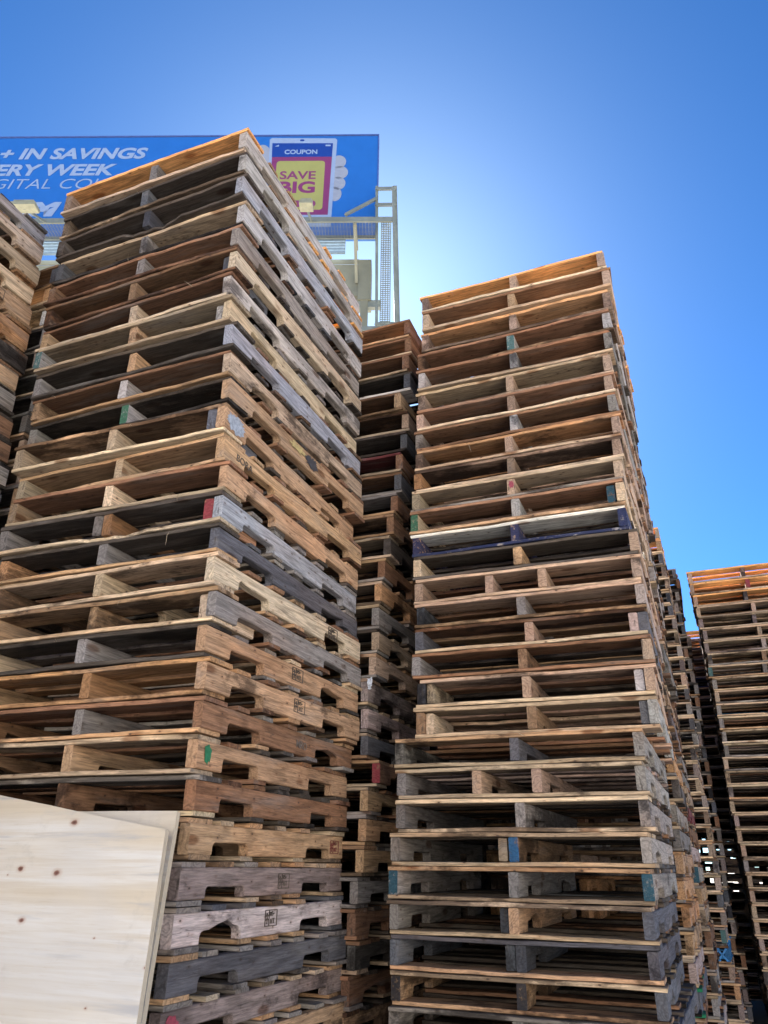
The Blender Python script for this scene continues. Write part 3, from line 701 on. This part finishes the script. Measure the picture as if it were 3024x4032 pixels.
rng = random.Random(77)
UV = (Vector((math.cos(R(ALPHA)), -math.sin(R(ALPHA)), 0)), Vector((math.sin(R(ALPHA)), math.cos(R(ALPHA)), 0)))
back = [(-.45, 5.30), (.05, 6.55), (.55, 7.80), (1.05, 9.05)] + [(-1.95, 4.75), (-1.45, 6.0), (-.95, 7.25), (-.45, 8.5)] + [(-3.4, 3.4), (-3.2, 5.0), (-2.7, 6.3)]
back += [(3.66, 8.56), (4.45, 8.15), (4.95, 9.35), (3.75, 11.25), (4.62, 10.85), (5.45, 10.5)]
back += [(-1.2 + 1.10 * k, 11.8 - .43 * k) for k in range(4)]
for x, y in back:
    p0 = Vector((x, y, 0)) + UV[0] * PW / 2 + UV[1] * PL / 2
    for i in range(33):
        mass_pallet((p0.x + rng.gauss(0, .012), p0.y + rng.gauss(0, .012), i * .1213 + .0006), -R(ALPHA + rng.gauss(0, .7)), 1.0, rng)
for x, y in ((3.4, 14.6), (4.7, 14.1), (6.0, 13.6), (7.3, 13.1), (8.6, 12.6)):          # the closing row stands crosswise
    for i in range(33):
        mass_pallet((x + rng.gauss(0, .012), y + rng.gauss(0, .012), i * .1213 + .0006), -R(ALPHA + 90 + rng.gauss(0, .7)), 1.0, rng)
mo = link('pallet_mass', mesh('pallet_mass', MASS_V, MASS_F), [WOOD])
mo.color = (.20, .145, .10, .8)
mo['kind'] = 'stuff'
tag(mo, 'dark mass of further pallet stacks filling the yard behind the near ones', 'pallet stacks')

# ------------------------------------------------------------------ plywood sheets leaning on the big stack
pm, pt, pb = new_mat("plywood_veneer")
g = G(pt)
tc = g.n("ShaderNodeTexCoord"); P0 = tc.outputs['Object']
bands = g.noise(g.vmul(P0, (.25, 1, 4.2)), 1.0, 1.5)
fib = g.noise(g.vmul(P0, (2.2, 1, 60)), 1.0, 6.0, .6, .3)
c = g.mix(g.ramp(bands, .44, .50), (.63, .555, .44), (.70, .685, .655))
c = g.mix(g.ramp(fib, .3, .75, 0, .75), c, (.55, .47, .36))
gr = g.noise(g.vmul(P0, (2.0, 1, 22)), 1.0, 5.0, .6)
c = g.mix(g.ramp(gr, .54, .70, 0, .75), c, (.38, .39, .42))
gy = g.noise(g.vmul(P0, (1.5, 1, 2.5)), 1.0, 3.0)
c = g.mix(g.ramp(gy, .45, .65, 0, .5), c, (.55, .545, .54))
sx_ = g.n("ShaderNodeSeparateXYZ"); g.l(P0, sx_.inputs[0]); cx_ = g.n("ShaderNodeCombineXYZ"); g.l(sx_.outputs[0], cx_.inputs[0]); g.l(sx_.outputs[2], cx_.inputs[1])
vo = g.n("ShaderNodeTexVoronoi", voronoi_dimensions='2D'); g.l(g.vmul(cx_.outputs[0], (4.6, 7.0, 1)), vo.inputs['Vector']); vo.inputs['Scale'].default_value = 1.0
kn = g.noise(g.vmul(P0, (60, 1, 90)), 1.0, 3.0)
kd = g.math('ADD', vo.outputs['Distance'], g.math('MULTIPLY', kn, .05))
pick = g.n("ShaderNodeSeparateColor"); g.l(vo.outputs['Color'], pick.inputs[0])
kd = g.math('ADD', kd, g.math('MULTIPLY', g.math('GREATER_THAN', pick.outputs[0], .7), 1.0))   # about half the cells carry a knot
kd = g.math('MULTIPLY', kd, g.math('ADD', .75, g.math('MULTIPLY', pick.outputs[1], 1.2)))
sw = g.noise(g.vmul(P0, (9, 1, 150)), 1.0, 5.0, .7)
c = g.mix(g.ramp(sw, .5, .8, 0, .5), c, (.50, .42, .31))
dirt = g.noise(g.vmul(P0, (4, 1, 5)), 1.0, 7.0, .75)
c = g.mix(g.ramp(dirt, .56, .70, 0, .4), c, (.42, .39, .35))
c = g.mix(g.ramp(kd, .05, .12, .55, 0), c, (.42, .27, .19))
c = g.mix(g.ramp(kd, .045, .075, .95, 0), c, (.17, .065, .045))
c = g.mix(g.ramp(kd, .025, .045, .8, 0), c, (.07, .03, .025))
g.l(c, pb.inputs['Base Color']); pb.inputs['Roughness'].default_value = .65
pe, pet, peb = new_mat("plywood_edge")
g = G(pet)
tc = g.n("ShaderNodeTexCoord")
lay = g.math('SINE', g.math('MULTIPLY', g.n("ShaderNodeSeparateXYZ").outputs[1], 1.0))
sep = g.n("ShaderNodeSeparateXYZ"); g.l(tc.outputs['Object'], sep.inputs[0])
lay = g.ramp(g.math('SINE', g.math('MULTIPLY', sep.outputs[1], 1450.0)), -.4, .4)
nz = g.noise(g.vmul(tc.outputs['Object'], (20, 200, 20)), 1.0, 4.0)
c = g.mix(lay, (.42, .35, .25), (.64, .56, .43)); c = g.mix(g.ramp(nz, .5, .8, 0, .5), c, (.25, .2, .15))
g.l(c, peb.inputs['Base Color'])
PO = Vector((-1.535, 2.921, 0)); UA = R(ALPHA - .2)
def sheet(name, pts, off0, lean, label):
    """outline in (u, z); the sheet leans back by 'lean' per metre of height"""
    th = .018
    P = []
    for k in range(len(pts)):                             # slightly chewed edges
        a, b_ = pts[k], pts[(k + 1) % len(pts)]
        m = 14
        for q in range(m):
            t = q / m; P.append((a[0] + (b_[0] - a[0]) * t + random.uniform(-.0015, .0015) * (q > 0), a[1] + (b_[1] - a[1]) * t + random.uniform(-.0015, .0015) * (q > 0)))
    me = poly_mesh(name, P, th)
    for p in me.polygons: p.material_index = 0 if len(p.vertices) > 4 else 1
    o = link(name, me, [pm, pe])
    o.location = PO + Vector((math.sin(UA), math.cos(UA), 0)) * off0
    o.rotation_euler = (0, 0, -UA)
    o.rotation_mode = 'XYZ'
    M = Matrix.Translation(o.location) @ Matrix.Rotation(-UA, 4, 'Z') @ Matrix.Rotation(-math.atan(lean), 4, 'X')
    o.matrix_world = M
    tag(o, label, 'plywood sheet', 'plywood sheets leaning on the pallets')
    return o
k = math.sqrt(1 + .28 ** 2)
hh = -H0 * .28
t9 = R(-9.2)
ct, s9 = math.cos(t9), math.sin(t9)
TR = Vector((1.058, 1.362 * k))
ax, dn = Vector((ct, s9)), Vector((-s9, -ct))
fr = [TR - ax * 2.2, TR - ax * 2.2 + dn * 1.02, TR + dn * 1.42, TR]
sheet('plywood_sheet', [(p.x, max(p.y, .012)) for p in fr], -.16 + hh, .28, 'pale knotty plywood sheet in front, its top edge sloping down right')
sheet('plywood_sheet', [(-.6, 1.435 * k), (-.6, .012), (1.215, .012), (1.025, 1.417 * k)], -.085 + hh, .28, 'plywood sheet tucked behind the front one, level splintered top edge')

# ------------------------------------------------------------------ small loose things
def crate():
    root = empty('plastic_crate', (0, 0, 0))
    wm = plain_mat("white_plastic", (.72, .75, .78), .45, 0, .08)
    lx, ly, lz, t = .30, .30, .26, .008
    bars = []
    for y in (-ly / 2, ly / 2):
        bars += [(-lx / 2, lx / 2, y - t, y + t, 0, .03), (-lx / 2, lx / 2, y - t, y + t, lz - .04, lz), (-lx / 2, lx / 2, y - t, y + t, .09, .11), (-lx / 2, lx / 2, y - t, y + t, .16, .18)]
        bars += [(x - .012, x + .012, y - t * .9, y + t * .9, .002, lz - .002) for x in [-lx / 2 + .0125 + (lx - .025) * q / 6 for q in range(7)]]
    for x in (-lx / 2, lx / 2):
        bars += [(x - t, x + t, -ly / 2 + t + .001, ly / 2 - t - .001, 0, .03), (x - t, x + t, -ly / 2 + t + .001, ly / 2 - t - .001, lz - .04, lz), (x - t, x + t, -ly / 2 + t + .001, ly / 2 - t - .001, .09, .11), (x - t, x + t, -ly / 2 + t + .001, ly / 2 - t - .001, .16, .18)]
        bars += [(x - t * .9, x + t * .9, y - .012, y + .012, .002, lz - .002) for y in [-ly / 2 + .03 + (ly - .06) * q / 5 for q in range(6)]]
    link('side_walls', boxes_mesh("side_walls", bars), [wm], root)
    link('floor_panel', boxes_mesh("floor_panel", [(-lx / 2 + t, lx / 2 - t, -ly / 2 + t, ly / 2 - t, .004, .012)]), [wm], root)
    return root

r_ = ROOT['C3', 18]
cr = crate(); cr.scale = (.82, 1.0, .33)
cr.matrix_world = Matrix.Translation(r_.location) @ Matrix.Rotation(r_.rotation_euler[2], 4, 'Z') @ Matrix.Translation((.335, -PL / 2 - .02, .0162)) @ Matrix.Diagonal((.82, 1.0, .33, 1))
tag(cr, 'white slotted plastic crate poking out between far right stacks', 'crate')
r_ = ROOT['B', 18]
pv, pf = [], []
for a in range(5):
    for b_ in range(8):
        pv.append(((a - 2) * .007 * (1 - .06 * b_) + random.uniform(-.004, .004), -.006 - random.uniform(0, .014), -b_ * .0075 + random.uniform(-.003, .003)))
for a in range(4):
    for b_ in range(7): pf.append((a * 8 + b_, a * 8 + b_ + 1, a * 8 + b_ + 9, a * 8 + b_ + 8))
sc_ = link('paper_scrap', mesh('paper_scrap', pv, pf), [plain_mat('torn_paper', (.62, .66, .74), .7, 0, .1, 40)])
so = sc_.modifiers.new('thickness', 'SOLIDIFY'); so.thickness = .0012
sc_.matrix_world = Matrix.Translation(r_.location) @ Matrix.Rotation(r_.rotation_euler[2], 4, 'Z') @ Matrix.Translation((PW / 2 + .004, -PL / 2 - .008, .118))
tag(sc_, 'crumpled white paper scrap hanging on the dark middle stack corner', 'paper scrap')

# ------------------------------------------------------------------ billboard on its steel structure
def bb_mat(name, col, rough=.5): return plain_mat(name, col, rough, 0, .04, 2.0)
BB = empty('billboard', (-7.5, 21.155, 0), R(-1.26))
tag(BB, 'large blue coupon advertising billboard on steel posts behind the stacks', 'billboard')
BX = 7.5
def bb(name, me, mats, y=0.0, loc=None, parent=BB):
    return link(name, me, mats, parent, loc if loc else (BX, y, 0))
blue = bb_mat("poster_blue", (.016, .125, .44)); white = bb_mat("poster_white", (.25, .33, .50)); magenta = bb_mat("poster_magenta", (.19, .035, .125))
yellow = bb_mat("poster_yellow", (.30, .30, .10)); dblue = bb_mat("poster_dark_blue", (.010, .045, .26)); skin = bb_mat("poster_skin", (.27, .30, .38))
steel = plain_mat("galvanised_steel", (.19, .21, .19), .55, .1, .2, 1.5); steely = plain_mat("painted_beam", (.20, .20, .15), .6, 0, .15, 1.0); dsteel = plain_mat("dark_steel", (.08, .09, .10), .6, .2)
panel = bb('poster_panel', boxes_mesh("poster_panel", [(-18.9, -.40, 0, .30, 21.9, 26.97)]), [blue])
bb('panel_edge', boxes_mesh("panel_edge", [(-.40, -.36, -.03, .30, 21.9, 27.0), (-18.94, -18.9, -.03, .30, 21.9, 27.0), (-18.94, -.36, -.03, .30, 27.0, 27.04)]), [plain_mat("panel_trim", (.06, .10, .30), .5)])
def words(body, x_right, base, cap, width, bold, shear, mat, name='lettering', y=-.012, centre=None, par=BB):
    me = text_mesh(body, 1.0, .01, shear, bold)
    xs_ = [v.co.x for v in me.vertices]; ys_ = [v.co.y for v in me.vertices]
    sx_ = width / (max(xs_) - min(xs_)); sy_ = cap / (max(ys_) - min(ys_))
    x0_ = max(xs_); y0_ = min(ys_)
    for v in me.vertices: v.co = Vector(((v.co.x - x0_) * sx_, 0 - v.co.z * .5, (v.co.y - y0_) * sy_))
    return link(name, me, [mat], par, (BX + x_right, y, base), (0, 0, 0))
words("+ IN SAVINGS", -9.27, 25.80, .60, 5.72, .035, .22, white)
words("EVERY WEEK", -10.36, 24.93, .60, 5.75, .035, .22, white)
words("DIGITAL COUPONS", -8.35, 24.26, .50, 7.45, -.008, .22, white)
words("EM", -12.12, 22.86, .72, 1.85, .075, .25, white)
# phone artwork
def art(name, pts, mat, y): return bb(name, poly_mesh(name, pts, .006), [mat], y)
art('phone_body', [(-4.60, 26.80), (-4.52, 26.88), (-2.06, 26.84), (-1.98, 26.76), (-2.06, 22.30), (-4.40, 22.30)], white, -.004)
art('phone_screen', [(-4.48, 26.58), (-2.14, 26.56), (-2.19, 22.88), (-4.32, 22.88)], magenta, -.010)
art('screen_header', [(-4.48, 26.58), (-2.14, 26.56), (-2.15, 25.84), (-4.45, 25.84)], dblue, -.016)
art('coupon', rrect(-4.24, -2.40, 23.12, 25.62, .14), yellow, -.016)
art('coupon_button', rrect(-3.75, -2.66, 23.26, 23.58, .15), magenta, -.022)
art('phone_camera', rrect(-3.42, -3.25, 26.69, 26.79, .05), dblue, -.010)
for x_, z_, rx, rz in ((-1.88, 25.58, .28, .34), (-1.82, 25.02, .31, .34), (-1.87, 24.46, .28, .33), (-1.97, 23.92, .25, .36)):
    art('finger', [(x_ + rx * math.cos(t * .3142), z_ + rz * math.sin(t * .3142)) for t in range(20)], skin, -.001)
art('hand', [(-4.85 + .36 * math.cos(t * .3142), 25.9 + .62 * math.sin(t * .3142)) for t in range(20)], skin, -.001)
words("COUPON", -2.72, 25.98, .24, 1.26, .03, 0, white, y=-.024)
words("SAVE", -2.72, 24.66, .42, 1.36, .02, 0, magenta, y=-.024)
words("BIG", -2.72, 23.95, .60, 1.36, .035, 0, magenta, y=-.024)
art('signal_icon', [(-4.38, 26.40), (-4.22, 26.40), (-4.22, 26.50)], white, -.018)
art('battery_icon', rrect(-2.42, -2.22, 26.40, 26.48, .02), white, -.018)
# catwalk in front of the panel
bb('catwalk_beam', boxes_mesh("catwalk_beam", [(-18.9, .20, -1.0, -.93, 21.55, 21.76), (-18.9, -.42, -.16, -.10, 21.60, 21.74)]), [steel])
fl = [((-18.9 + .11 * q, -.93, 21.62), (-18.9 + .11 * q, -.12, 21.62)) for q in range(168)] + [((-18.9, -.93 + .06 * q, 21.63), (-.42, -.93 + .06 * q, 21.63)) for q in range(14)]
bb('catwalk_grating', bar_mesh("catwalk_grating", fl, .010), [steel])
bb('louvre', boxes_mesh("louvre", [(-18.9, -1.5, .02, .10, 21.10 + .14 * q, 21.19 + .14 * q) for q in range(5)]), [plain_mat("louvre_slats", (.22, .30, .38), .5)])
bb('main_beam', boxes_mesh("main_beam", [(-18.6, -.95, .35, .95, 19.62, 20.85), (-18.6, -1.0, .30, .34, 20.85, 21.05), (-18.6, -.95, .30, 1.0, 19.40, 19.60)]), [steely])
for q in range(6):
    x_ = -1.12 - 3.2 * q
    bb('bracket', bar_mesh("bracket", [((x_, -.95, 21.66), (x_ + .05, .28, 19.95)), ((x_ + .02, -.95, 21.5), (x_ + .02, .3, 21.5))], .10), [steely])
bb('support_post', boxes_mesh("support_post", [(-.92, -.66, .30, .62, 0, 19.38), (-1.02, -.56, .26, .98, 19.2, 21.0)]), [steely])
bb('support_column', tube_mesh("support_column", [(-8.5, .65, 0), (-8.5, .65, 19.6)], .55, 20), [steely])
bb('cross_beam', boxes_mesh("cross_beam", [(-3.0, -.2, .35, .55, 18.95, 19.25), (-1.6, .1, .10, .25, 17.75, 17.92)]), [steel])
def nearer(segs):                                         # heights measured on the panel plane, brought to their own depth
    return [tuple((x * (21.155 + y) / 21, y, 1.28 + (z - 1.28) * (21.155 + y) / 21) for x, y, z in sg) for sg in segs]
# access ladder and cage at the right-hand end
bb('access_ladder', bar_mesh("access_ladder", nearer([((-.30, -.35, 16.5), (-.40, -.35, 24.1)), ((-.30, -.05, 15.5), (-.40, .35, 23.2)), ((.36, -.95, 17.2), (.22, -.95, 24.05)), ((.44, -.80, 17.4), (.30, -.80, 24.1)),
        ((-.42, -.4, 24.0), (.28, -.9, 24.0)), ((-.42, -.4, 23.2), (.28, -.9, 23.2)), ((-1.5, -.95, 22.72), (-.42, -.4, 23.5)), ((.30, -.80, 24.05), (.2, -.95, 24.05)), ((-.35, -.35, 17.8), (.40, -.85, 17.8))]), .10), [steel])
cg = [((-.20, -.60, 16.3 + .085 * q), (.14, -.80, 16.3 + .085 * q)) for q in range(72)] + [((-.20 + .085 * q, -.60 - .05 * q, 16.3), (-.20 + .085 * q, -.60 - .05 * q, 22.4)) for q in range(5)]
bb('ladder_cage', bar_mesh("ladder_cage", nearer(cg), .026), [steel])
def lamp(x_, LW=.22):
    o = bb('floodlight', boxes_mesh("floodlight", [(x_ - LW, x_ + LW, -2.50, -2.10, 20.85, 20.98), (x_ - LW * .8, x_ + LW * .8, -2.45, -2.15, 20.98, 21.10)]), [plain_mat("cream_lamp_housing", (.25, .25, .18), .5)])
    link('lamp_arm', bar_mesh("lamp_arm", [((x_, -2.3, 20.87), (x_, -.98, 21.6))], .07), [steel], o)
for x_, w_ in ((-2.62, .22), (-7.3, .3), (-11.95, .42)): lamp(x_, w_)
